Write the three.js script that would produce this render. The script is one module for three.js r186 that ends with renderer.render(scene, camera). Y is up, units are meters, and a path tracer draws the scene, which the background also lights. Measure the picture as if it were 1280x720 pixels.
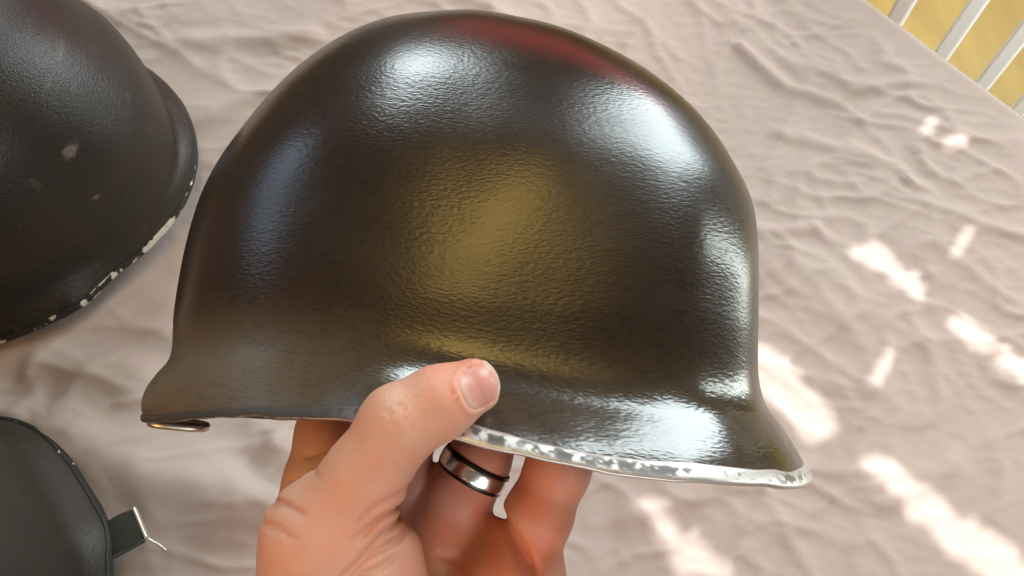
import * as THREE from 'three';
import { mergeGeometries } from 'three/addons/utils/BufferGeometryUtils.js';
import { createNoise2D } from 'simplex-noise';
import { RoundedBoxGeometry } from 'three/addons/geometries/RoundedBoxGeometry.js';
import { RectAreaLightUniformsLib } from 'three/addons/lights/RectAreaLightUniformsLib.js';

// ------------------------------------------------------------------ camera, light, exposure
const scene = new THREE.Scene();
const F = 1108;                                   // focal length in pixels of the 1280 x 720 photograph
const TABLE = 0.75, EYE = TABLE + 0.62;
const camera = new THREE.PerspectiveCamera(2 * Math.atan(360 / F) * 180 / Math.PI, 1280 / 720, 0.02, 60);
camera.position.set(0, EYE, 0);
camera.rotation.x = -66 * Math.PI / 180;
camera.updateMatrixWorld(true);
camera.focus = 0.37; camera.userData.fStop = 45;

const renderer = new THREE.WebGLRenderer({ antialias: true });
renderer.toneMapping = THREE.LinearToneMapping;
renderer.toneMappingExposure = 0.96;
renderer.shadowMap.enabled = true;
RectAreaLightUniformsLib.init();
scene.background = new THREE.Color().setRGB(0.16, 0.115, 0.088);   // the dim pale room round the table

// daylight from the windows , the room's other glow and added fills: [direction from the helmet, distance, width, height, colour, radiance]
const HEL = new THREE.Vector3(0, 1.1, -0.15);
for (const [dir, d, w, h, c, i] of [
  [[-0.17, 0.53, -0.83], 2.2, 0.62, 0.75, [0.84, 0.97, 1.0], 15],      // window ahead
  [[0.63, 0.38, -0.68], 2.3, 0.85, 1.7, [0.84, 0.97, 1.0], 13],       // tall window to the right
  [[0.95, -0.08, -0.26], 2.1, 0.16, 1.9, [0.9, 1.0, 0.92], 13],         // narrow side light beside the door
  [[0.06, 0.98, -0.14], 2.0, 0.5, 0.75, [1.0, 0.66, 0.17], 3.0],        // warm ceiling lamp
  [[0.08, 0.99, -0.08], 2.1, 0.85, 1.5, [1.0, 0.68, 0.22], 0.65],        // and the ceiling that it lights
  [[-0.78, 0.47, -0.42], 2.4, 1.0, 0.5, [0.55, 0.77, 1.0], 2.6],       // dim window to the left
  [[0.30, 0.05, -0.95], 2.6, 2.1, 0.85, [1.0, 0.10, 0.09], 1.1],        // added red light low ahead, stands in for something red reflected in the helmet
  [[-0.62, 0.42, 0.66], 1.9, 0.8, 0.8, [1.0, 0.52, 0.20], 6],        // warm fill added behind on the left to tint the cloth
  [[0.25, 0.42, 0.87], 2.7, 2.0, 1.3, [0.92, 0.97, 1.0], 3.6],          // cool fill added behind the viewer for railing and hand
]) {
  const l = new THREE.RectAreaLight(new THREE.Color().setRGB(...c), i, w, h);
  l.position.set(...dir).normalize().multiplyScalar(d).add(HEL); l.lookAt(HEL); scene.add(l);
}
// the low sun beyond the added slotted plate
const SUN = new THREE.Vector3(1.1, 2.95, -0.9);
const sun = new THREE.SpotLight(new THREE.Color().setRGB(0.98, 1, 1), 31, 0, 0.32, 0.15);
sun.position.copy(SUN); sun.target.position.set(0.2, TABLE, -0.25); sun.castShadow = true; sun.shadow.radius = 0.14;
scene.add(sun, sun.target);
const spot = new THREE.SpotLight(new THREE.Color().setRGB(0.9, 0.97, 1), 17, 0, 0.2, 1);   // spot added to brighten the railing slats
spot.position.set(1.55, 1.8, 0.75); spot.target.position.set(0.72, 0.45, -0.78); spot.castShadow = true; spot.shadow.radius = 6; scene.add(spot, spot.target);

// ------------------------------------------------------------------ helpers
const V = (x, y, z) => new THREE.Vector3(x, y, z);
const clamp = THREE.MathUtils.clamp, lerp = THREE.MathUtils.lerp;
const sm = (a, b, x) => { const t = clamp((x - a) / (b - a), 0, 1); return t * t * (3 - 2 * t); };
function rng(seed) { let s = seed >>> 0; return () => { s = (s + 0x6d2b79f5) | 0; let t = Math.imul(s ^ (s >>> 15), 1 | s); t = (t + Math.imul(t ^ (t >>> 7), 61 | t)) ^ t; return ((t ^ (t >>> 14)) >>> 0) / 4294967296; }; }
const hash = (x, y, z) => { let h = Math.imul(x, 374761393) ^ Math.imul(y, 668265263) ^ Math.imul(z, 1274126177); h = Math.imul(h ^ (h >>> 13), 1274126177); return ((h ^ (h >>> 16)) >>> 0) / 4294967296; };
function noise2(x, y, seed = 0, px = 0) {                 // value noise 0..1; px = period in x
  const xi = Math.floor(x), yi = Math.floor(y), fx = x - xi, fy = y - yi;
  const u = fx * fx * (3 - 2 * fx), v = fy * fy * (3 - 2 * fy), w = (k) => (px ? ((k % px) + px) % px : k);
  const a = hash(w(xi), yi, seed), b = hash(w(xi + 1), yi, seed), c = hash(w(xi), yi + 1, seed), d = hash(w(xi + 1), yi + 1, seed);
  return a + (b - a) * u + (c - a) * v + (a - b - c + d) * u * v;
}
function fbm(x, y, o = 4, seed = 0, px = 0) { let s = 0, a = 0.5, n = 0; for (let i = 0; i < o; i++) { s += a * noise2(x, y, seed + i * 17, px); n += a; a *= 0.5; x *= 2; y *= 2; px *= 2; } return s / n; }
function noise3(x, y, z, seed = 0) {
  const xi = Math.floor(x), yi = Math.floor(y), zi = Math.floor(z), s = (t) => t * t * (3 - 2 * t), u = s(x - xi), v = s(y - yi), w = s(z - zi);
  const h = (a, b, c) => hash(xi + a + seed * 57, yi + b, zi + c);
  return lerp(lerp(lerp(h(0, 0, 0), h(1, 0, 0), u), lerp(h(0, 1, 0), h(1, 1, 0), u), v), lerp(lerp(h(0, 0, 1), h(1, 0, 1), u), lerp(h(0, 1, 1), h(1, 1, 1), u), v), w);
}
function tex(w, h, f, srgb = false, wrap = true) {         // f(x, y) -> [r, g, b] 0..1
  const d = new Uint8Array(w * h * 4);
  for (let y = 0; y < h; y++) for (let x = 0; x < w; x++) { const c = f(x, y), o = (y * w + x) * 4; d[o] = clamp(c[0], 0, 1) * 255; d[o + 1] = clamp(c[1], 0, 1) * 255; d[o + 2] = clamp(c[2], 0, 1) * 255; d[o + 3] = 255; }
  const t = new THREE.DataTexture(d, w, h); t.magFilter = t.minFilter = THREE.LinearFilter;
  t.wrapS = THREE.RepeatWrapping; t.wrapT = wrap ? THREE.RepeatWrapping : THREE.ClampToEdgeWrapping;
  if (srgb) t.colorSpace = THREE.SRGBColorSpace; t.needsUpdate = true; return t;
}
const mesh = (name, g, m, parent) => { const o = new THREE.Mesh(g, m); o.name = name; o.castShadow = o.receiveShadow = true; parent.add(o); return o; };
const tag = (o, label, category) => { o.userData.label = label; o.userData.category = category; return o; };
const toWorld = (px, py, d) => V((px - 640) / F * d, (360 - py) / F * d, -d).applyMatrix4(camera.matrixWorld);   // a place seen in that direction, d metres deep
function gridGeometry(nu, nv, f, closeU) {                 // f(u, v) -> Vector3; uv set by caller or (u, v)
  const pos = [], uv = [], idx = [];
  for (let j = 0; j <= nv; j++) for (let i = 0; i <= nu; i++) { const p = f(i / nu, j / nv); pos.push(p.x, p.y, p.z); uv.push(i / nu, j / nv); }
  for (let j = 0; j < nv; j++) for (let i = 0; i < nu; i++) { const a = j * (nu + 1) + i, b = a + 1, c = a + nu + 1, d = c + 1; idx.push(a, b, c, b, d, c); }
  const g = new THREE.BufferGeometry();
  g.setAttribute('position', new THREE.Float32BufferAttribute(pos, 3)); g.setAttribute('uv', new THREE.Float32BufferAttribute(uv, 2)); g.setIndex(idx); g.computeVertexNormals();
  if (closeU) { const n = g.attributes.normal; for (let j = 0; j <= nv; j++) { const a = j * (nu + 1), b = a + nu, v = V(n.getX(a) + n.getX(b), n.getY(a) + n.getY(b), n.getZ(a) + n.getZ(b)).normalize(); n.setXYZ(a, v.x, v.y, v.z); n.setXYZ(b, v.x, v.y, v.z); } }
  return g;
}
const flip = (g) => { const i = g.index.array; for (let k = 0; k < i.length; k += 3) { const t = i[k]; i[k] = i[k + 1]; i[k + 1] = t; } g.computeVertexNormals(); return g; };

// ------------------------------------------------------------------ setting: floor, railing, table and cloth
{
  const t = tex(512, 512, (x, y) => { const g = fbm(x / 8, y / 90, 4, 5), k = 0.92 + 0.16 * g; return [0.66 * k, 0.535 * k, 0.215 * k]; }, true);
  t.repeat.set(4, 4);
  const f = mesh('floor', new THREE.PlaneGeometry(8, 8), new THREE.MeshStandardMaterial({ map: t, roughness: 0.5 }), scene);
  f.rotation.x = -Math.PI / 2; f.userData.kind = 'structure';
}
{
  const r = new THREE.Group(); r.name = 'railing'; r.position.set(0.473, 0, -0.747); r.rotation.y = Math.atan2(0.043, 0.292); scene.add(r);
  tag(r, 'white railing of slim upright slats beyond the table edge', 'railing');
  const m = new THREE.MeshStandardMaterial({ color: new THREE.Color().setRGB(0.92, 0.93, 0.92), roughness: 0.4 });
  const bal = new RoundedBoxGeometry(0.021, 0.86, 0.021, 3, 0.0045);
  for (let k = 0; k < 8; k++) mesh('baluster' + (k ? '_' + String(k).padStart(3, '0') : ''), bal, m, r).position.set(k * 0.0985, 0.51, 0);
  for (const o of r.children) o.rotation.y = -0.78;
  mesh('top_rail', new RoundedBoxGeometry(0.86, 0.04, 0.05, 3, 0.008), m, r).position.set(0.36, 0.96, 0);
  mesh('bottom_rail', new RoundedBoxGeometry(0.86, 0.04, 0.04, 3, 0.006), m, r).position.set(0.36, 0.062, 0);
  mesh('post', new RoundedBoxGeometry(0.06, 1.02, 0.06, 3, 0.006), m, r).position.set(0.822, 0.51, 0);
}
// the table stands at 45 degrees to the view; its own axes: a along the far edge, b towards the viewer
const TA = 0.856;                                             // turn of the far edge
const TW = 1.5, TD = 1.0, TO = V(0.315, 0, -0.559), TE = V(Math.cos(TA - 0.008), 0, Math.sin(TA - 0.008)), TN = V(-TE.z, 0, TE.x);
const A0 = -0.85;
{
  const t = new THREE.Group(); t.name = 'table';
  const c = TO.clone().addScaledVector(TE, A0 + TW / 2).addScaledVector(TN, TD / 2);
  t.position.set(c.x, 0, c.z); t.rotation.y = -Math.atan2(TE.z, TE.x); scene.add(t);
  tag(t, 'table hidden under the mauve beige cloth', 'table');
  const m = new THREE.MeshStandardMaterial({ color: new THREE.Color().setRGB(0.25, 0.14, 0.07), roughness: 0.5 });
  mesh('tabletop', new RoundedBoxGeometry(TW - 0.012, 0.03, TD - 0.012, 3, 0.006), m, t).position.y = TABLE - 0.024;
  const lg = new RoundedBoxGeometry(0.06, TABLE - 0.04, 0.06, 2, 0.006);
  for (const [sx, sz] of [[-1, -1], [1, -1], [1, 1], [-1, 1]]) mesh('leg', lg, m, t).position.set(sx * (TW / 2 - 0.09), (TABLE - 0.04) / 2, sz * (TD / 2 - 0.09));
}
const SX = createNoise2D(rng(5));
const ridge = (x, y, s) => { const n = 1 - Math.abs(SX(x * 0.62 + s * 13.7, y * 0.62 - s * 7.1)); return n * n * n; };
function wrinkle(x, z) {                                       // height of the cloth above the table, metres
  const wx = x + 0.05 * (noise2(x * 7, z * 7, 3) - 0.5) + 0.012 * (noise2(x * 24, z * 24, 8) - 0.5), wz = z + 0.05 * (noise2(x * 7, z * 7, 4) - 0.5) + 0.012 * (noise2(x * 24, z * 24, 9) - 0.5);
  const left = sm(0.05, -0.3, x), dense = 0.35 + 0.65 * noise2(x * 4 + 9, z * 4, 21);
  const r = (c, s, f, g, seed) => ridge((wx * c + wz * s) * f, (-wx * s + wz * c) * g, seed);
  const m = (f, q) => sm(0.35, 0.75, noise2(x * f + q, z * f - q, 61)), p2 = (v) => v * v;
  let h = 0.0045 * (0.35 + left) * (0.5 + 0.5 * SX(wx * 3.2, wz * 7)) + 0.0016 * left * r(0.9, 0.35, 5, 13, 31);
  h += 0.0034 * m(5, 2) * p2(r(0.97, 0.2, 3.6, 9, 37)) + 0.0028 * m(6, 9) * p2(r(0.8, 0.55, 4.5, 12, 41)) + 0.0026 * m(6, 15) * p2(r(0.8, -0.6, 4.5, 12, 43));
  h += 0.0022 * m(9, 4) * p2(r(0.95, 0.3, 12, 26, 47)) + 0.0020 * m(9, 21) * p2(r(0.6, 0.8, 14, 26, 53)) + 0.0019 * m(9, 27) * p2(r(0.75, -0.65, 14, 28, 59));
  h += 0.0009 * m(12, 31) * r(0.9, 0.3, 40, 60, 67) + 0.0003 * SX(wx * 70, wz * 95);
  // sharp pressed creases
  for (const [x0, z0, x1, z1, a, w] of CREASES) {
    const dx = x1 - x0, dz = z1 - z0, t = clamp(((wx - x0) * dx + (wz - z0) * dz) / (dx * dx + dz * dz), 0, 1), q = Math.hypot(wx - x0 - t * dx, wz - z0 - t * dz);
    h += a * Math.exp(-q * q / (w * w)) * sm(0, 0.15, t) * sm(1, 0.8, t);
  }
  for (const [hx, hz] of RESTING) h *= 0.25 + 0.75 * sm(0.11, 0.19, Math.hypot(x - hx, z - hz));   // pressed down under a helmet
  return h * 1.15;
}
const onTable = (px, py) => { const d = toWorld(px, py, 1).sub(camera.position), k = (TABLE - EYE) / d.y; return [d.x * k, d.z * k]; };
const RESTING = [onTable(58, 236), onTable(-68, 804)];
const CREASES = [
  [920, 50, 990, 100, 0.004, 0.007], [980, 95, 1060, 110, 0.003, 0.006], [1060, 160, 1190, 230, 0.0025, 0.006], [1060, 90, 1190, 85, 0.003, 0.006],
  [200, 150, 420, 95, 0.006, 0.012], [230, 205, 330, 170, 0.006, 0.010], [250, 240, 300, 235, 0.005, 0.010], [180, 50, 420, 40, 0.004, 0.012],
  [60, 500, 330, 690, 0.012, 0.022], [180, 560, 420, 720, 0.006, 0.014], [270, 575, 320, 640, -0.004, 0.006], [300, 560, 370, 620, 0.007, 0.010], [20, 440, 230, 470, 0.008, 0.020], [10, 520, 120, 600, 0.008, 0.02],
  [940, 150, 1120, 190, 0.0025, 0.007], [930, 300, 1040, 290, 0.003, 0.008], [1040, 640, 1180, 560, 0.003, 0.008], [760, 690, 900, 610, 0.004, 0.010],
].map(([a, b, c, d, h, w]) => [...onTable(a, b), ...onTable(c, d), h, w]);
{
  const na = 600, nb = 420, hang = 0.22;
  const side = (s, L) => { // s from -hang to L + hang -> place along the axis, drop, slope
    if (s < 0) { const q = -s, R = 0.010; return q < R * 1.57 ? [-R * Math.sin(q / R), R * (1 - Math.cos(q / R))] : [-R, R + q - R * 1.57]; }
    if (s > L) { const q = s - L, R = 0.010; return q < R * 1.57 ? [L + R * Math.sin(q / R), R * (1 - Math.cos(q / R))] : [L + R, R + q - R * 1.57]; }
    return [s, 0];
  };
  const warpS = (u, L) => -hang + u * (L + 2 * hang);
  const g = gridGeometry(na, nb, (u, v) => {
    const [a, da] = side(warpS(u, TW), TW), [b, db] = side(warpS(v, TD), TD), drop = Math.max(da, db);
    const p = TO.clone().addScaledVector(TE, A0 + a).addScaledVector(TN, b);
    let y = TABLE - 0.004 - drop;
    const inner = sm(0, 0.05, Math.min(a, b, TW - a, TD - b));
    y += wrinkle(p.x, p.z) * (0.15 + 0.85 * inner);
    if (drop > 0.02) { const k = sm(0.02, 0.2, drop) * 0.018 * Math.sin((da > db ? b : a) * 38 + 3 * noise2(a * 9, b * 9, 2)); p.addScaledVector(da > db ? TE : TN, k * ((da > db ? a : b) > 0.3 ? 1 : -1)); }
    p.y = y; return p;
  });
  flip(g);
  const uv = g.attributes.uv; for (let i = 0; i < uv.count; i++) uv.setXY(i, warpS(uv.getX(i), TW) / 0.12, warpS(uv.getY(i), TD) / 0.12);
  const weave = tex(512, 512, (x, y) => { const k = 0.35 * Math.abs(Math.sin(x * Math.PI / 3.2)) * (y % 6 < 3 ? 1 : 0.5) + 0.3 * Math.abs(Math.sin(y * Math.PI / 3.2)) + 0.35 * fbm(x / 16, y / 16, 4, 77, 32); return [k, k, k]; });
  const tone = tex(1024, 1024, (x, y) => { const n = 0.95 + 0.10 * fbm(x / 128, y / 128, 5, 91, 8); return [0.755 * n, 0.685 * n, 0.648 * n]; }, true);
  tone.repeat.set(0.12 / 1.4, 0.12 / 1.4);
  const c = mesh('tablecloth', g, new THREE.MeshPhysicalMaterial({ map: tone, bumpMap: weave, bumpScale: 0.00025, roughness: 0.85, sheen: 0.25, sheenRoughness: 0.6, sheenColor: new THREE.Color(0.9, 0.85, 0.85) }), scene);
  tag(c, 'wrinkled mauve beige cloth spread over the whole table', 'tablecloth');
}
// unseen plate added over the table, its slots cut to shape the sun strips
{
  const N = TE.clone().multiplyScalar(0).add(V(0.2, TABLE, -0.25)).sub(SUN), dist = N.length(); N.normalize();
  const g = new THREE.Group(); g.name = 'slotted_gobo'; g.position.copy(SUN).addScaledVector(N, dist * 0.36); g.lookAt(SUN); scene.add(g); g.updateMatrixWorld(true);
  tag(g, 'added unseen slotted shutter high above the right side of the table', 'gobo');
  const onPlate = ([x, z]) => { const p = V(x, TABLE + 0.003, z), d = p.clone().sub(SUN), o = g.position.clone().sub(SUN); const k = o.dot(N) / d.dot(N); return g.worldToLocal(SUN.clone().addScaledVector(d, k)); };
  const W = 0.34, s = new THREE.Shape([[-W, -W], [W, -W], [W, W], [-W, W]].map((p) => new THREE.Vector2(...p)));
  // where the strips lie on the cloth (x, z in metres)
  const strips = [
    [[930, 405], [960, 428], [1000, 462], [1030, 500], [1058, 540], [1022, 552], [985, 522], [936, 490]], [[1060, 302], [1090, 294], [1128, 325], [1168, 358], [1160, 382], [1118, 356]],
    [[1179, 392], [1205, 384], [1250, 425], [1300, 462], [1300, 490], [1230, 440]], [[1067, 568], [1092, 560], [1130, 585], [1180, 615], [1240, 662], [1310, 715], [1310, 770], [1190, 690], [1110, 610]],
    [[788, 622], [814, 608], [850, 652], [880, 672], [930, 725], [860, 725], [815, 660]], 
    [[1152, 164], [1167, 141], [1177, 142], [1164, 167]], [[1182, 172], [1196, 165], [1210, 170], [1206, 184], [1184, 187]], [[1189, 318], [1210, 282], [1222, 283], [1202, 319]], [[1082, 482], [1108, 438], [1120, 440], [1096, 486]],
  ];
  const rag = rng(77);
  for (const q of strips) {
    const cx = q.reduce((t, p) => t + p[0], 0) / q.length, cy = q.reduce((t, p) => t + p[1], 0) / q.length, pts = [], inset = q.length > 4 && q[0][0] !== 1182 ? 3.5 : 0, amp = q.length > 5 ? 6 : 1.5;
    q.forEach(([x, y], i) => { const [x2, y2] = q[(i + 1) % q.length], n = Math.max(2, Math.round(Math.hypot(x2 - x, y2 - y) / 9)); for (let k = 0; k < n; k++) { const t = k / n; pts.push([lerp(x, x2, t) + (rag() - 0.5) * amp * 2 - Math.sign(lerp(x, x2, t) - cx) * inset, lerp(y, y2, t) + (rag() - 0.5) * amp * 2 - Math.sign(lerp(y, y2, t) - cy) * inset * 1.4]); } });
    s.holes.push(new THREE.Path(pts.map((p) => { const o = onPlate(onTable(...p)); return new THREE.Vector2(o.x, o.y); })));
  }
  mesh('panel', new THREE.ExtrudeGeometry(s, { depth: 0.003, bevelEnabled: false }), new THREE.MeshStandardMaterial({ color: new THREE.Color().setRGB(0.3, 0.25, 0.2), roughness: 0.8 }), g);
}

// ------------------------------------------------------------------ helmets
// profiles from the crown down to the rim, [distance from the axis, height]: rear, front, side
const REAR = [[0.0000, 0.1827], [0.0272, 0.1804], [0.0510, 0.1736], [0.0680, 0.1628], [0.0813, 0.1496], [0.0914, 0.1350], [0.1003, 0.1183], [0.1073, 0.1026], [0.1114, 0.0888], [0.1143, 0.0675], [0.1154, 0.0449], [0.1150, 0.0275], [0.1200, 0.0222], [0.1243, 0.0170], [0.1262, 0.0110], [0.1246, 0.0055]];
const FRONT = [[0.0000, 0.1827], [0.0315, 0.1785], [0.0561, 0.1707], [0.0794, 0.1579], [0.0965, 0.1438], [0.1077, 0.1301], [0.1152, 0.1159], [0.1206, 0.1022], [0.1223, 0.0888], [0.1226, 0.0738], [0.1227, 0.0548], [0.1232, 0.0345], [0.1262, 0.0252], [0.1322, 0.0185], [0.1378, 0.0105], [0.1424, 0.0015]];
const SIDE = [[0.0000, 0.1827], [0.0300, 0.1800], [0.0520, 0.1741], [0.0680, 0.1638], [0.0800, 0.1501], [0.0880, 0.1364], [0.0940, 0.1203], [0.0985, 0.1041], [0.1010, 0.0892], [0.1030, 0.0675], [0.1042, 0.0489], [0.1048, 0.0320], [0.1082, 0.0240], [0.1136, 0.0180], [0.1190, 0.0122], [0.1232, 0.0055]];
const SIDE_REAR = SIDE.slice(0, 11).concat([[0.1046, 0.0320], [0.1056, 0.0235], [0.1074, 0.0165], [0.1096, 0.0108], [0.1120, 0.0055]]);   // the flare is shallow behind the ear
const NV = 150, NU = 420;
function profile(phi) {
  const c = Math.cos(phi), E = c > 0 ? FRONT : REAR;
  const pts = SIDE.map(([r0, h0], i) => { const [re, he] = E[i], w = sm(0.05, -0.35, c), rs = lerp(r0, SIDE_REAR[i][0], w), hs = lerp(h0, SIDE_REAR[i][1], w), n = lerp(2.0, 2.5, Math.min(1, i / 9)) + 0.7 * sm(0.1, 0.7, c) * Math.min(1, i / 9) - 0.3 * sm(11, 15, i), r = i ? ((Math.abs(c) / re) ** n + (Math.abs(Math.sin(phi)) / rs) ** n) ** (-1 / n) : 0; return V(r, lerp(hs, he, Math.abs(c) ** 2.2), 0); });
  return new THREE.CatmullRomCurve3(pts, false, 'centripetal').getSpacedPoints(NV);
}
const PROF = Array.from({ length: NU + 1 }, (_, i) => profile(((i % NU) / NU) * Math.PI * 2));
PROF[NU] = PROF[0];
const dent = (phi, v, seed) => (noise3(Math.cos(phi) * 3 + 9, Math.sin(phi) * 3 + 9, v * 5, seed) - 0.5) * 0.0012;
const rimSag = (phi) => { const a = Math.abs(Math.atan2(Math.sin(phi), Math.cos(phi))) * 180 / Math.PI; return -0.0105 * sm(4, 38, a) * sm(100, 62, a) - 0.0045 * sm(115, 150, a) * sm(180, 165, a) * sm(-0.4, 0.4, Math.sin(phi)); };
function shellPoint(i, j, seed, off = 0) {
  const phi = i / NU * Math.PI * 2, P = PROF[i], p = P[j], a = P[Math.max(j - 1, 0)], b = P[Math.min(j + 1, NV)];
  const tx = b.x - a.x, ty = b.y - a.y, l = Math.hypot(tx, ty) || 1, k = (off + dent(phi, j / NV, seed) * Math.min(1, j / 8));
  const edge = sm(0.9, 1, j / NV) * (noise2(Math.cos(phi) * 14 + 40, Math.sin(phi) * 14 + 40, seed) - 0.5) * 0.0008;
  const sag = sm(0.72, 1, j / NV) * rimSag(phi);
  const r = p.x - ty / l * k, y = p.y + tx / l * k + edge + sag;
  return V(Math.cos(phi) * r, y, Math.sin(phi) * r);
}
function helmetShell(seed) {
  const outer = gridGeometry(NU, NV, (u, v) => shellPoint(Math.round(u * NU), Math.round(v * NV), seed), true);
  for (let i = 0; i <= NU; i++) outer.attributes.normal.setXYZ(i, 0, 1, 0);
  const inner = gridGeometry(NU, NV, (u, v) => shellPoint(Math.round((1 - u) * NU), Math.round(v * NV), seed, -0.0013), true);
  for (let i = 0; i <= NU; i++) inner.attributes.normal.setXYZ(i, 0, -1, 0);
  const o = outer.attributes.normal;
  if (o.getY(NU * 3) < 0) throw new Error('outer shell faces inwards');
  return mergeGeometries([outer, inner]);
}
function helmetRim(seed, len0 = 0.0052, th = 0.0013, rear = 1) {           // the folded metal edging
  const nc = 20;
  return flip(gridGeometry(NU, nc, (u, v) => {
    const i = Math.round(u * NU), e = shellPoint(i, NV, seed), b = shellPoint(i, NV - 4, seed), d = e.clone().sub(b).normalize();
    const phi = u * Math.PI * 2, tang = V(-Math.sin(phi), 0, Math.cos(phi)), n = tang.clone().cross(d).normalize();
    const len = len0 * lerp(1, rear, sm(95, 125, Math.abs(Math.atan2(Math.sin(phi), Math.cos(phi))) * 180 / Math.PI));
    const q = v * Math.PI * 2, cx = Math.cos(q), cy = Math.sin(q), sq = (x, k) => Math.sign(x) * Math.abs(x) ** k;
    const wob = 1 + 0.25 * (noise2(u * 90, 3, seed, 90) - 0.5);
    return e.addScaledVector(d, -len / 2 + 0.0008 + sq(cx, 0.6) * len / 2 * wob).addScaledVector(n, sq(cy, 0.7) * th);
  }, true));
}
// paint of the held helmet: glossy olive drab over a cork-like grain
const grain = (x, y, s) => { const a = noise2(x * 480 / 2048, y / 1.6, s, 480), b = noise2(x * 760 / 2048, y / 1.2, s + 5, 512), c = fbm(x * 51 / 2048, y / 30, 3, s + 9, 51); return clamp(0.5 + (a - 0.5) * 0.9 + (b - 0.5) * 0.5 + (c - 0.5) * 0.3, 0, 1); };
const bumpT = tex(2048, 1024, (x, y) => { const k = grain(x, y, 3); return [k, k, k]; }, false, false);
const paintT = tex(1024, 512, (x, y) => {
  const n = fbm(x * 17 / 1024, y / 60, 4, 61, 17), f = noise2(x * 341 / 1024, y / 1.8, 62, 341), k = 0.75 + 0.35 * n + (f > 0.72 ? -0.22 : 0.06 * f), v = y / 512;
  const dustSheen = (0.14 + 0.16 * sm(90, 130, x / 1024 * 360) * sm(270, 230, x / 1024 * 360)) * sm(0.80, 0.93, v);  // dust at the rear, plus grey reflection painted into the whole flare
  return [(0.160 * k + dustSheen * 0.80), (0.108 * k + dustSheen * 0.83), (0.050 * k + dustSheen * 0.78)];
}, true, false);
const roughT = tex(512, 256, (x, y) => { const k = 0.20 + 0.15 * fbm(x * 17 / 512, y / 30, 4, 71, 17) + sm(0.82, 0.90, y / 256) * (0.16 - 0.24 * sm(135, 80, x / 512 * 360)); return [0, k, 0]; }, false, false);
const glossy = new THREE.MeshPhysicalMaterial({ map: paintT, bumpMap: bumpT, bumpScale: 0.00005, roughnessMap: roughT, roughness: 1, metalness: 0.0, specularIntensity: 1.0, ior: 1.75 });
// worn edging of the held helmet: bare metal with specks of paint towards the front and near side
const wear = (x, y, W) => { const phi = x / W * 360; return clamp(sm(-4, 6, phi) * sm(112, 90, phi) + 0.5 * sm(350, 360, phi), 0, 1); };
const rimWorn = (x, y) => {
  const w = wear(x, y, 2048), v = y / 48, edge = sm(0.16, 0.06, Math.min(v, 1 - v)), phi = x / 2048 * 360, mid = Math.exp(-(((v - 0.25) / 0.10) ** 2)) + Math.exp(-(((v - 0.75) / 0.10) ** 2));
  const c = 0.55 * fbm(x / 6, y / 3, 3, 83, 341) + 0.45 * fbm(x / 60, y / 20, 2, 85, 34);
  return clamp(w * (1 - 0.85 * mid * sm(0.49, 0.64, c)) + edge * 0.75 * sm(88, 100, phi) * sm(178, 150, phi) * sm(0.38, 0.5, c), 0, 1);
};
const rimColor = tex(2048, 48, (x, y) => { const m = rimWorn(x, y), n = noise2(x / 9, y / 6, 84, 0), far = sm(100, 92, x / 2048 * 360); return [lerp(0.27, lerp(0.66, 0.80, far) + 0.08 * n, m), lerp(0.26, lerp(0.61, 0.785, far) + 0.08 * n, m), lerp(0.245, lerp(0.66, 0.77, far) + 0.08 * n, m)]; }, true);
const rimMR = tex(2048, 48, (x, y) => { const m = rimWorn(x, y); return [0, lerp(0.40, 0.33, m), m * 0.7]; });
const rimMat = new THREE.MeshPhysicalMaterial({ map: rimColor, roughnessMap: rimMR, metalnessMap: rimMR, roughness: 1, metalness: 1 });

const steel = new THREE.MeshStandardMaterial({ color: new THREE.Color().setRGB(0.55, 0.5, 0.42), roughness: 0.32, metalness: 0.9 });
const darkSteel = new THREE.MeshStandardMaterial({ color: new THREE.Color().setRGB(0.06, 0.06, 0.055), roughness: 0.4, metalness: 0.5 });
function loop(rx, rz, wire, mat, flat = 1) {
  const pts = []; for (let i = 0; i < 40; i++) { const q = i / 40 * Math.PI * 2, c = Math.cos(q), s = Math.sin(q); pts.push(V(Math.sign(c) * Math.abs(c) ** 0.7 * rx, 0, Math.sign(s) * Math.abs(s) ** 0.7 * rz)); }
  const g = new THREE.TubeGeometry(new THREE.CatmullRomCurve3(pts, true), 80, wire, 10, true); g.scale(1, flat, 1); return g;
}
const LEAN = -9.5, ROLL = -3.5;
const held = new THREE.Group(); held.name = 'helmet';
held.position.copy(toWorld(564, 551, 0.385));
held.quaternion.copy(camera.quaternion).multiply(new THREE.Quaternion().setFromEuler(new THREE.Euler(LEAN * Math.PI / 180, 0, ROLL * Math.PI / 180, 'ZXY')));
scene.add(held); held.updateMatrixWorld(true);
tag(held, 'glossy olive steel helmet held up by a hand over the table', 'helmet');
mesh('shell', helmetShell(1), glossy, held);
mesh('rim', helmetRim(1, 0.0062, 0.0010, 0.42), rimMat, held);
{
  const b = mesh('strap_loop', loop(0.0105, 0.006, 0.0015, steel, 1.2), steel, held); b.position.set(-0.107, 0.0002, 0.032); b.rotation.set(0.12, 0.2, -0.06);
  const c = mesh('strap_loop', loop(0.008, 0.010, 0.0013, darkSteel), darkSteel, held); c.position.set(0.1445, 0.010, -0.016); c.rotation.set(0.2, 0.4, -0.95);
}
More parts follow.
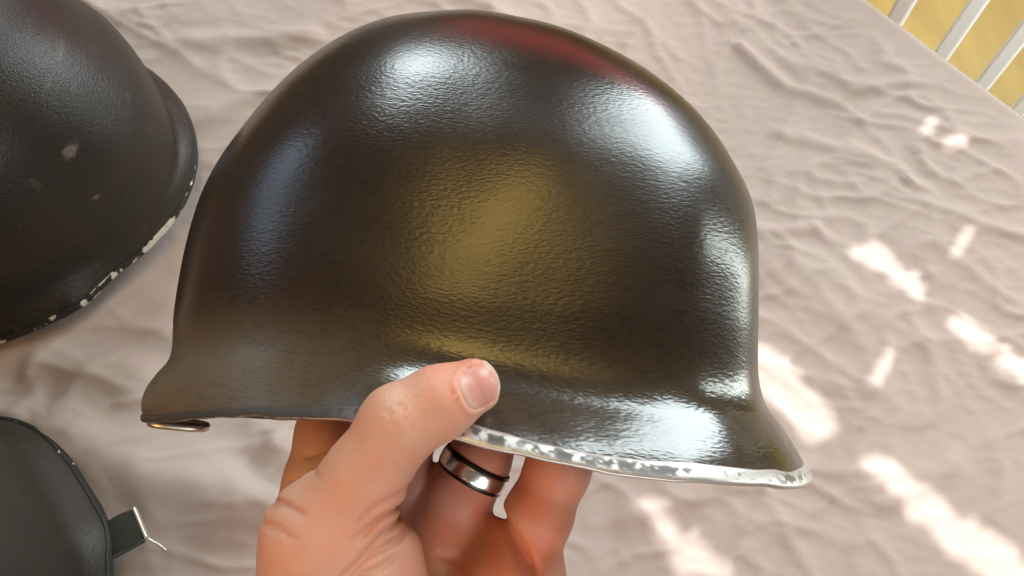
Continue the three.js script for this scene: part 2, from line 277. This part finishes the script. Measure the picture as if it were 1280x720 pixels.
// the two older helmets that rest on the cloth: dull, scuffed paint
function oldPaint(seed, base, scuff, patches) {
  return tex(1024, 512, (x, y) => {
    const n = fbm(x / 50, y / 50, 5, seed, 20), sc = noise2(x / 5, y / 40, seed + 3, 204) * noise2(x / 30, y / 9, seed + 4, 34), sp = noise2(x / 4, y / 4, seed + 8, 256), big = fbm(x / 20, y / 20, 3, seed + 13, 51);
    const k = 0.75 + 0.5 * n, m = clamp(sm(0.66, 0.76, sc) * 0.3 + sm(0.95, 0.98, sp) * 0.4 * sm(0.5, 0.6, big), 0, 1) * scuff, v = y / 512, edge = 0.025 * sm(0.86, 0.97, v);
    let p = 0; for (const [u0, v0, ru, rv, a] of patches) { const d = Math.hypot((x / 1024 - u0) / ru, (v - v0) / rv); p = Math.max(p, a * sm(1.2, 0.5, d + 0.9 * (fbm(x / 9, y / 9, 3, seed + 31) - 0.5))); }
    return base.map((q, i) => lerp(q * k, [0.48, 0.45, 0.40][i], Math.max(m, p)) + edge);
  }, true, false);
}
function oldRim(seed, amount) {
  const worn = (x, y) => sm(1 - amount, 1.04 - amount, 0.5 * fbm(x / 16, y / 10, 3, seed, 128) + 0.5 * fbm(x / 120, y / 60, 2, seed + 5, 17));
  const c = tex(2048, 48, (x, y) => { const m = worn(x, y); return [lerp(0.13, 0.84, m), lerp(0.12, 0.82, m), lerp(0.10, 0.76, m)]; }, true);
  const r = tex(2048, 48, (x, y) => { const m = worn(x, y); return [0, lerp(0.6, 0.45, m), m * 0.4]; });
  return new THREE.MeshPhysicalMaterial({ map: c, roughnessMap: r, metalnessMap: r, roughness: 1, metalness: 1 });
}
function restingHelmet(name, label, px, py, turn, seed, base, scuff, rimWear, rough, patches = []) {
  const h = new THREE.Group(); h.name = name;
  const [x, z] = onTable(px, py); h.position.set(x, TABLE + 0.012, z); h.rotation.y = turn; scene.add(h); tag(h, label, 'helmet');
  mesh('shell', helmetShell(seed), new THREE.MeshPhysicalMaterial({ map: oldPaint(seed * 11, base, scuff, patches), bumpMap: bumpT, bumpScale: 0.00022, roughness: rough, ior: 1.5 }), h);
  mesh('rim', helmetRim(seed, 0.0055, 0.0014), oldRim(seed * 7, rimWear), h);
  return h;
}
const PATCHES = [[0.658, 0.529, 0.014, 0.026, 0.7], [0.6725, 0.693, 0.005, 0.009, 0.6], [0.559, 0.383, 0.02, 0.010, 0.3], [0.614, 0.383, 0.016, 0.008, 0.28], [0.60, 0.44, 0.008, 0.006, 0.3]];   // [around, down, half width, half height, strength]
restingHelmet('helmet_001', 'dark scuffed helmet with chipped rim lying at the upper left', 58, 236, Math.PI + 0.5, 2, [0.130, 0.106, 0.080], 0.75, 0.44, 0.42, PATCHES);
const low = restingHelmet('helmet_002', 'dark helmet with a strap tab lying at the lower left', -68, 804, 2.2, 4, [0.15, 0.142, 0.115], 0.35, 0.30, 0.5);
{
  low.updateMatrixWorld(true);
  const at = (px, py, y) => { const [x, z] = onTable(px, py); return V(x, TABLE + y, z); };
  const root = at(130, 690, 0.012), tip = at(168, 669, 0.008), ax = tip.clone().sub(root).setY(0).normalize(), cr = V(-ax.z, 0, ax.x);
  const q = new THREE.Quaternion().setFromRotationMatrix(new THREE.Matrix4().makeBasis(ax, V(0, 1, 0), cr.clone()));
  const inv = low.matrixWorld.clone().invert(), put = (o, p) => { o.position.copy(p.clone().applyMatrix4(inv)); o.quaternion.copy(low.quaternion.clone().invert().multiply(q)); };
  const mat = new THREE.MeshPhysicalMaterial({ color: new THREE.Color().setRGB(0.035, 0.036, 0.022), roughness: 0.42, bumpMap: bumpT, bumpScale: 0.0003 });
  const tab = gridGeometry(24, 16, (u, v) => V((u - 0.5) * 0.026, 0.004 * Math.sin(u * 2.6) + 0.001 * Math.sin(v * 3.1), (v - 0.5) * 0.0235 * (0.86 + 0.14 * Math.sin(u * 3)))), back = tab.clone(); back.translate(0, -0.0026, 0);
  const t = mesh('strap_tab', mergeGeometries([flip(tab), back]), mat, low); const tp = root.clone().lerp(tip, 0.9); put(t, tp.setY(TABLE + 0.009 + Math.max(wrinkle(tp.x, tp.z), wrinkle(tp.x + 0.015, tp.z), wrinkle(tp.x, tp.z - 0.012))));
  const clip = mesh('clip', new RoundedBoxGeometry(0.0022, 0.0055, 0.0235, 3, 0.001), new THREE.MeshStandardMaterial({ color: new THREE.Color().setRGB(0.72, 0.68, 0.58), roughness: 0.4, metalness: 0.6 }), t); clip.position.set(0.0132, 0.001, 0);
  const clip2 = mesh('clip', new RoundedBoxGeometry(0.022, 0.005, 0.0022, 3, 0.001), darkSteel, t); clip2.position.set(0.0005, 0.001, 0.0118);
  const wire = new THREE.TubeGeometry(new THREE.CatmullRomCurve3([V(0.0125, 0.000, 0.0105), V(0.0145, -0.002, 0.014), V(0.0170, -0.004, 0.018), V(0.0190, -0.006, 0.023)]), 24, 0.0011, 8);
  mesh('hook', wire, new THREE.MeshStandardMaterial({ color: new THREE.Color().setRGB(0.6, 0.57, 0.5), roughness: 0.35, metalness: 0.8 }), t);
}

// ------------------------------------------------------------------ the left hand: one continuous surface
const C = (px, py, d) => V((px - 640) / F * d, (360 - py) / F * d, -d);       // camera-aligned axes of the hand's own group
const chain = (...p) => p.map(([x, y, d, r]) => ({ p: C(x, y, d), r }));
const WR = [455, 1075, 0.30, 0.027];
const thumb = chain([408, 800, 0.282, 0.0255], [412, 676, 0.272, 0.0205], [458, 596, 0.266, 0.0125], [499, 530, 0.262, 0.0114], [548, 504, 0.264, 0.0107], [590, 483, 0.267, 0.0085]);
const index = chain([390, 672, 0.312, 0.0158], [402, 600, 0.312, 0.0125], [411, 545, 0.314, 0.0112], [424, 470, 0.322, 0.0108], [440, 400, 0.334, 0.0095], [452, 355, 0.345, 0.0080]);
const middle = chain([470, 672, 0.312, 0.0150], [492, 590, 0.310, 0.0118], [505, 540, 0.312, 0.0112], [525, 450, 0.322, 0.0108], [540, 370, 0.336, 0.0095], [548, 330, 0.345, 0.0080]);
const ring = chain([553, 672, 0.308, 0.0140], [576, 616, 0.306, 0.0114], [599, 575, 0.306, 0.0105], [624, 500, 0.316, 0.0102], [640, 420, 0.330, 0.0090], [646, 380, 0.340, 0.0078]);
const pinky = chain([640, 715, 0.300, 0.0135], [672, 645, 0.296, 0.0112], [698, 585, 0.296, 0.0104], [722, 520, 0.306, 0.0092], [738, 455, 0.320, 0.0082], [742, 425, 0.328, 0.0070]);
const bone = (a, b) => ({ a: a.p, d: b.p.clone().sub(a.p), l2: b.p.distanceToSquared(a.p), r0: a.r, r1: b.r });
const bones = (c) => c.slice(1).map((q, i) => bone(c[i], q));
const one = (p) => ({ p: C(...p), r: p[3] });
const palmBones = [[index, [440, 900, 0.304, 0.022]], [middle, [460, 920, 0.302, 0.020]], [ring, [500, 920, 0.300, 0.020]], [pinky, [545, 900, 0.292, 0.022]]].map(([c, m]) => bone(c[0], one(m)));
palmBones.push(bone(one([440, 900, 0.304, 0.022]), one(WR)), bone(one([545, 900, 0.292, 0.022]), one([520, 1075, 0.29, 0.025])), bone(one([640, 735, 0.296, 0.017]), one([600, 900, 0.288, 0.020])));
const arm = [bone(one(WR), one([420, 1500, 0.31, 0.036])), bone(one([520, 1075, 0.29, 0.025]), one([500, 1500, 0.30, 0.036]))];
const thenar = [bone(one([458, 720, 0.272, 0.0165]), one([450, 860, 0.284, 0.024])), bone(one([498, 690, 0.2715, 0.0060]), one([490, 760, 0.274, 0.0120]))];
const sets = [thumb, index, middle, ring, pinky].map(bones);
const cap = (b, x, y, z) => { const px = x - b.a.x, py = y - b.a.y, pz = z - b.a.z, t = clamp((px * b.d.x + py * b.d.y + pz * b.d.z) / b.l2, 0, 1); return Math.hypot(px - b.d.x * t, py - b.d.y * t, pz - b.d.z * t) - lerp(b.r0, b.r1, t); };
const smin = (a, b, k) => { const h = Math.max(k - Math.abs(a - b), 0) / k; return Math.min(a, b) - h * h * k * 0.25; };
// skin folds: [x0, y0, x1, y1 (seen from the palm side), depth, width, nearest and farthest metres]
const FOLDS = [];
const fold = (a, b, depth, w, d, z0 = -1, z1 = 0) => { const p = C(...a, d), q = C(...b, d); FOLDS.push([p.x, p.y, q.x - p.x, q.y - p.y, depth * 1.4, w, z0, z1]); };
for (const [a, b, h, w] of [[[522, 600], [440, 652], 0.0007, 0.0014], [[520, 624], [440, 668], 0.0014, 0.0012], [[523, 642], [448, 690], 0.0012, 0.0012], [[512, 664], [420, 716], 0.0013, 0.0013], [[500, 690], [420, 738], 0.0010, 0.0013], [[470, 700], [380, 745], 0.0008, 0.0014]]) fold(a, b, h, w, 0.262, -0.275, 0);
for (const [a, b, c, h] of [[[468, 518], [478, 530], [486, 552], 0.00016], [[482, 508], [494, 522], [502, 546], 0.0002], [[497, 500], [510, 516], [516, 538], 0.00018]]) { fold(a, b, h, 0.0010, 0.255, -0.27, 0); fold(b, c, h, 0.0010, 0.255, -0.27, 0); }
fold([352, 600], [430, 598], 0.0010, 0.0011, 0.30); fold([350, 616], [420, 622], 0.0008, 0.0011, 0.30); fold([372, 572], [440, 560], 0.0006, 0.0009, 0.30);
fold([622, 640], [676, 730], 0.0022, 0.0022, 0.285, -0.31, -0.27); fold([540, 690], [600, 720], 0.0007, 0.0016, 0.29, -0.31, -0.276);
const NAIL = {}; { NAIL.ax = thumb[5].p.clone().sub(thumb[4].p).normalize(); NAIL.n = V(0.34, 0.10, 0.94); NAIL.n.addScaledVector(NAIL.ax, -NAIL.n.dot(NAIL.ax)).normalize(); NAIL.sd = NAIL.ax.clone().cross(NAIL.n); NAIL.o = thumb[5].p.clone().addScaledVector(NAIL.ax, 0.0012); NAIL.a = 0.0072; NAIL.b = 0.0064; }
function handField(x, y, z) {
  let palm = 1; for (const b of palmBones) palm = smin(palm, cap(b, x, y, z), 0.012);
  for (const b of arm) palm = smin(palm, cap(b, x, y, z), 0.03);
  const f = sets.map((s) => { let d = 1; for (const b of s) d = smin(d, cap(b, x, y, z), 0.004); return d; });
  let four = palm;
  for (let i = 1; i < 5; i++) four = smin(four, f[i], 0.005);
  let th = f[0]; for (const b of thenar) th = smin(th, cap(b, x, y, z), 0.008);
  let d = smin(four, th, 0.007);
  if (d < 0.006 && d > -0.006) {
    for (const [ax, ay, dx, dy, h, w, z0, z1] of FOLDS) { if (z < z0 || z > z1) continue; const t = clamp(((x - ax) * dx + (y - ay) * dy) / (dx * dx + dy * dy), 0, 1), q = Math.hypot(x - ax - t * dx, y - ay - t * dy + 0.0006 * Math.sin(t * 9)) / w; if (q < 3) d += h * Math.exp(-q * q) * sm(0, 0.2, t) * sm(1, 0.75, t); }
    const q = V(x, y, z).sub(NAIL.o); if (q.lengthSq() < 0.0002 && q.dot(NAIL.n) > 0.002) { const u = q.dot(NAIL.ax) / NAIL.a, w = q.dot(NAIL.sd) / NAIL.b, r = (Math.abs(u) ** 3 + Math.abs(w) ** 3) ** (1 / 3); d += -0.00045 * Math.exp(-(((r - 1.12) / 0.13) ** 2)) * sm(0.9, 0.3, u) + 0.0003 * sm(1.02, 0.9, r); }
    d += 0.00035 * (noise3(x * 160, y * 160, z * 160, 1) - 0.5);
  }
  return d;
}
function surfaceNets(lo, hi, cell, field) {
  const n = [0, 1, 2].map((k) => Math.ceil((hi[k] - lo[k]) / cell) + 1), [nx, ny, nz] = n, val = new Float32Array(nx * ny * nz), at = (i, j, k) => (k * ny + j) * nx + i;
  for (let k = 0; k < nz; k++) for (let j = 0; j < ny; j++) for (let i = 0; i < nx;) {
    const v = field(lo[0] + i * cell, lo[1] + j * cell, lo[2] + k * cell); val[at(i, j, k)] = v; i++;
    for (let skip = Math.floor((v - 0.012) / cell); skip > 0 && i < nx; skip--, i++) val[at(i, j, k)] = v - 0.0001 > 0 ? 0.01 : v;
  }
  const id = new Int32Array(nx * ny * nz).fill(-1), pos = [], idx = [];
  for (let k = 0; k < nz - 1; k++) for (let j = 0; j < ny - 1; j++) for (let i = 0; i < nx - 1; i++) {
    const c = []; let inside = 0; for (let q = 0; q < 8; q++) { c[q] = val[at(i + (q & 1), j + ((q >> 1) & 1), k + (q >> 2))]; if (c[q] < 0) inside++; }
    if (!inside || inside === 8) continue;
    let x = 0, y = 0, z = 0, m = 0;
    for (let a = 0; a < 8; a++) for (const bit of [1, 2, 4]) { if (a & bit) continue; const b = a | bit; if ((c[a] < 0) === (c[b] < 0)) continue; const t = c[a] / (c[a] - c[b]); x += (a & 1) + (bit === 1 ? t : 0); y += ((a >> 1) & 1) + (bit === 2 ? t : 0); z += (a >> 2) + (bit === 4 ? t : 0); m++; }
    id[at(i, j, k)] = pos.length / 3; pos.push(lo[0] + (i + x / m) * cell, lo[1] + (j + y / m) * cell, lo[2] + (k + z / m) * cell);
  }
  const quad = (a, b, c, d, f) => { if (a < 0 || b < 0 || c < 0 || d < 0) return; f ? idx.push(a, b, c, a, c, d) : idx.push(a, c, b, a, d, c); };
  for (let k = 1; k < nz - 1; k++) for (let j = 1; j < ny - 1; j++) for (let i = 1; i < nx - 1; i++) {
    const s = val[at(i, j, k)] < 0;
    if (s !== val[at(i + 1, j, k)] < 0) quad(id[at(i, j - 1, k - 1)], id[at(i, j, k - 1)], id[at(i, j, k)], id[at(i, j - 1, k)], s);
    if (s !== val[at(i, j + 1, k)] < 0) quad(id[at(i - 1, j, k - 1)], id[at(i - 1, j, k)], id[at(i, j, k)], id[at(i, j, k - 1)], s);
    if (s !== val[at(i, j, k + 1)] < 0) quad(id[at(i - 1, j - 1, k)], id[at(i, j - 1, k)], id[at(i, j, k)], id[at(i - 1, j, k)], s);
  }
  const nor = new Float32Array(pos.length), e = 0.0004;
  for (let v = 0; v < pos.length; v += 3) {
    const [x, y, z] = [pos[v], pos[v + 1], pos[v + 2]], g = V(field(x + e, y, z) - field(x - e, y, z), field(x, y + e, z) - field(x, y - e, z), field(x, y, z + e) - field(x, y, z - e));
    const d = field(x, y, z), l = g.length() || 1; g.divideScalar(l); pos[v] -= g.x * d; pos[v + 1] -= g.y * d; pos[v + 2] -= g.z * d; nor.set([g.x, g.y, g.z], v);
  }
  const g = new THREE.BufferGeometry(); g.setAttribute('position', new THREE.Float32BufferAttribute(pos, 3)); g.setAttribute('normal', new THREE.BufferAttribute(nor, 3)); g.setIndex(idx); return g;
}
{
  const hand = new THREE.Group(); hand.name = 'hand'; scene.add(hand);
  const wrist = C(480, 1075, 0.30);
  hand.quaternion.copy(camera.quaternion); hand.position.copy(wrist.clone().applyMatrix4(camera.matrixWorld));
  tag(hand, 'bare left hand with a ring gripping the rim of the held helmet', 'hand');
  const g = surfaceNets([-0.115, -0.335, -0.365], [0.045, 0.010, -0.235], 0.00115, handField);
  const n = g.attributes.position.count, col = new Float32Array(n * 3), uv = new Float32Array(n * 2), P = g.attributes.position;
  const tipP = thumb[5].p, ip = thumb[3].p, palmC = C(600, 680, 0.295), v = V(0, 0, 0), base = new THREE.Color();
  for (let i = 0; i < n; i++) {
    v.fromBufferAttribute(P, i);
    const m = fbm(v.x * 90 + 7, v.y * 90 + v.z * 60, 3, 12) - 0.5, f = noise3(v.x * 500, v.y * 500, v.z * 500, 3) - 0.5;
    const tip = sm(0.022, 0.006, v.distanceTo(tipP)), kn = sm(0.016, 0.004, v.distanceTo(ip)), pl = sm(0.055, 0.02, v.distanceTo(palmC));
    let r = 0.725, gg = 0.385, b = 0.278; const red = 0.32 * tip + 0.15 * kn + 0.6 * pl + 1.1 * m + 0.25 * f;
    gg *= 1 - 0.42 * red; b *= 1 - 0.5 * red; const k = 1 + 0.12 * m + 0.06 * f - 0.06 * pl;
    col.set([r * k, gg * k, b * k], i * 3); uv.set([(v.x + v.z * 0.5) / 0.03, (v.y + v.z * 0.3) / 0.03], i * 2);
  }
  g.setAttribute('color', new THREE.BufferAttribute(col, 3)); g.setAttribute('uv', new THREE.BufferAttribute(uv, 2));
  g.translate(-wrist.x, -wrist.y, -wrist.z);
  const pores = tex(512, 512, (x, y) => { const k = 0.4 * fbm(x / 8, y / 8, 3, 15, 64) + 0.6 * Math.min(1, 3 * Math.min(Math.abs(noise2(x / 16, y / 16, 16, 32) - 0.5), Math.abs(noise2(x / 11.13, y / 11.13, 19, 46) - 0.5))); return [k, k, k]; });
  mesh('skin', g, new THREE.MeshPhysicalMaterial({ vertexColors: true, roughness: 0.48, bumpMap: pores, bumpScale: 0.00010, specularIntensity: 0.8, sheen: 0.15, sheenRoughness: 0.5, sheenColor: new THREE.Color(1, 0.6, 0.5) }), hand);
  // thumbnail laid on the back of the thumb
  const { ax, n: nn, sd, o } = NAIL;
  const nail = gridGeometry(28, 28, (u, w) => {
    let a = (u - 0.5) * 2, b = (w - 0.5) * 2; const r = Math.max(Math.abs(a), Math.abs(b)), l = Math.hypot(a, b) || 1, sq = r / ((Math.abs(a / l) ** 3.2 + Math.abs(b / l) ** 3.2) ** (1 / 3.2) || 1); a = a / l * sq; b = b / l * sq;
    const s = o.clone().addScaledVector(ax, a * NAIL.a).addScaledVector(sd, b * NAIL.b).addScaledVector(nn, 0.014);
    for (let k = 0; k < 14; k++) s.addScaledVector(nn, -handField(s.x, s.y, s.z) * 0.85);
    return s.addScaledVector(nn, lerp(0.0005, -0.0003, sm(0.86, 1, r))).sub(wrist);
  });
  if (V(nail.attributes.normal.getX(400), nail.attributes.normal.getY(400), nail.attributes.normal.getZ(400)).dot(nn) < 0) flip(nail);
  const nc = []; for (let i = 0; i <= 28; i++) for (let j = 0; j <= 28; j++) {   // rows run across, columns along the nail: pale free edge and moon
    const a = (j / 28 - 0.5) * 2, b = (i / 28 - 0.5) * 2, e = sm(0.72, 0.82, a + 0.12 * b * b), m = 0.5 * sm(-0.55, -0.8, a - 0.25 * b * b), k = clamp(Math.max(e, m), 0, 1), st = 0.96 + 0.06 * noise2(i * 0.9, j * 0.1, 3);
    nc.push(lerp(0.71, 0.78, k) * st, lerp(0.335, 0.56, k) * st, lerp(0.275, 0.46, k) * st);
  }
  nail.setAttribute('color', new THREE.Float32BufferAttribute(nc, 3));
  mesh('nail', nail, new THREE.MeshPhysicalMaterial({ vertexColors: true, roughness: 0.36 }), hand);
  // the ring on the ring finger
  const rd = ring[2].p.clone().sub(ring[1].p), rc = ring[1].p.clone().addScaledVector(rd, 0.72); rd.normalize();
  const band = (r, w, t) => { const q = []; for (let i = 0; i <= 24; i++) { const s = i / 24 * Math.PI * 2, cx = Math.cos(s), cy = Math.sin(s); q.push(new THREE.Vector2(r + Math.sign(cx) * Math.abs(cx) ** 0.6 * t, Math.sign(cy) * Math.abs(cy) ** 0.6 * w)); } return new THREE.LatheGeometry(q, 96); };
  const rg = mesh('ring', band(0.0116, 0.0038, 0.0009), new THREE.MeshStandardMaterial({ color: new THREE.Color().setRGB(0.05, 0.048, 0.045), roughness: 0.3, metalness: 0.9 }), hand);
  rg.position.copy(rc).sub(wrist); rg.quaternion.setFromUnitVectors(V(0, 1, 0), rd);
  mesh('glint_band', band(0.0121, 0.0026, 0.0006), new THREE.MeshStandardMaterial({ color: new THREE.Color().setRGB(0.85, 0.84, 0.8), roughness: 0.22, metalness: 1 }), rg);  // bright band put in for the glint on the dark ring
}
renderer.render(scene, camera);
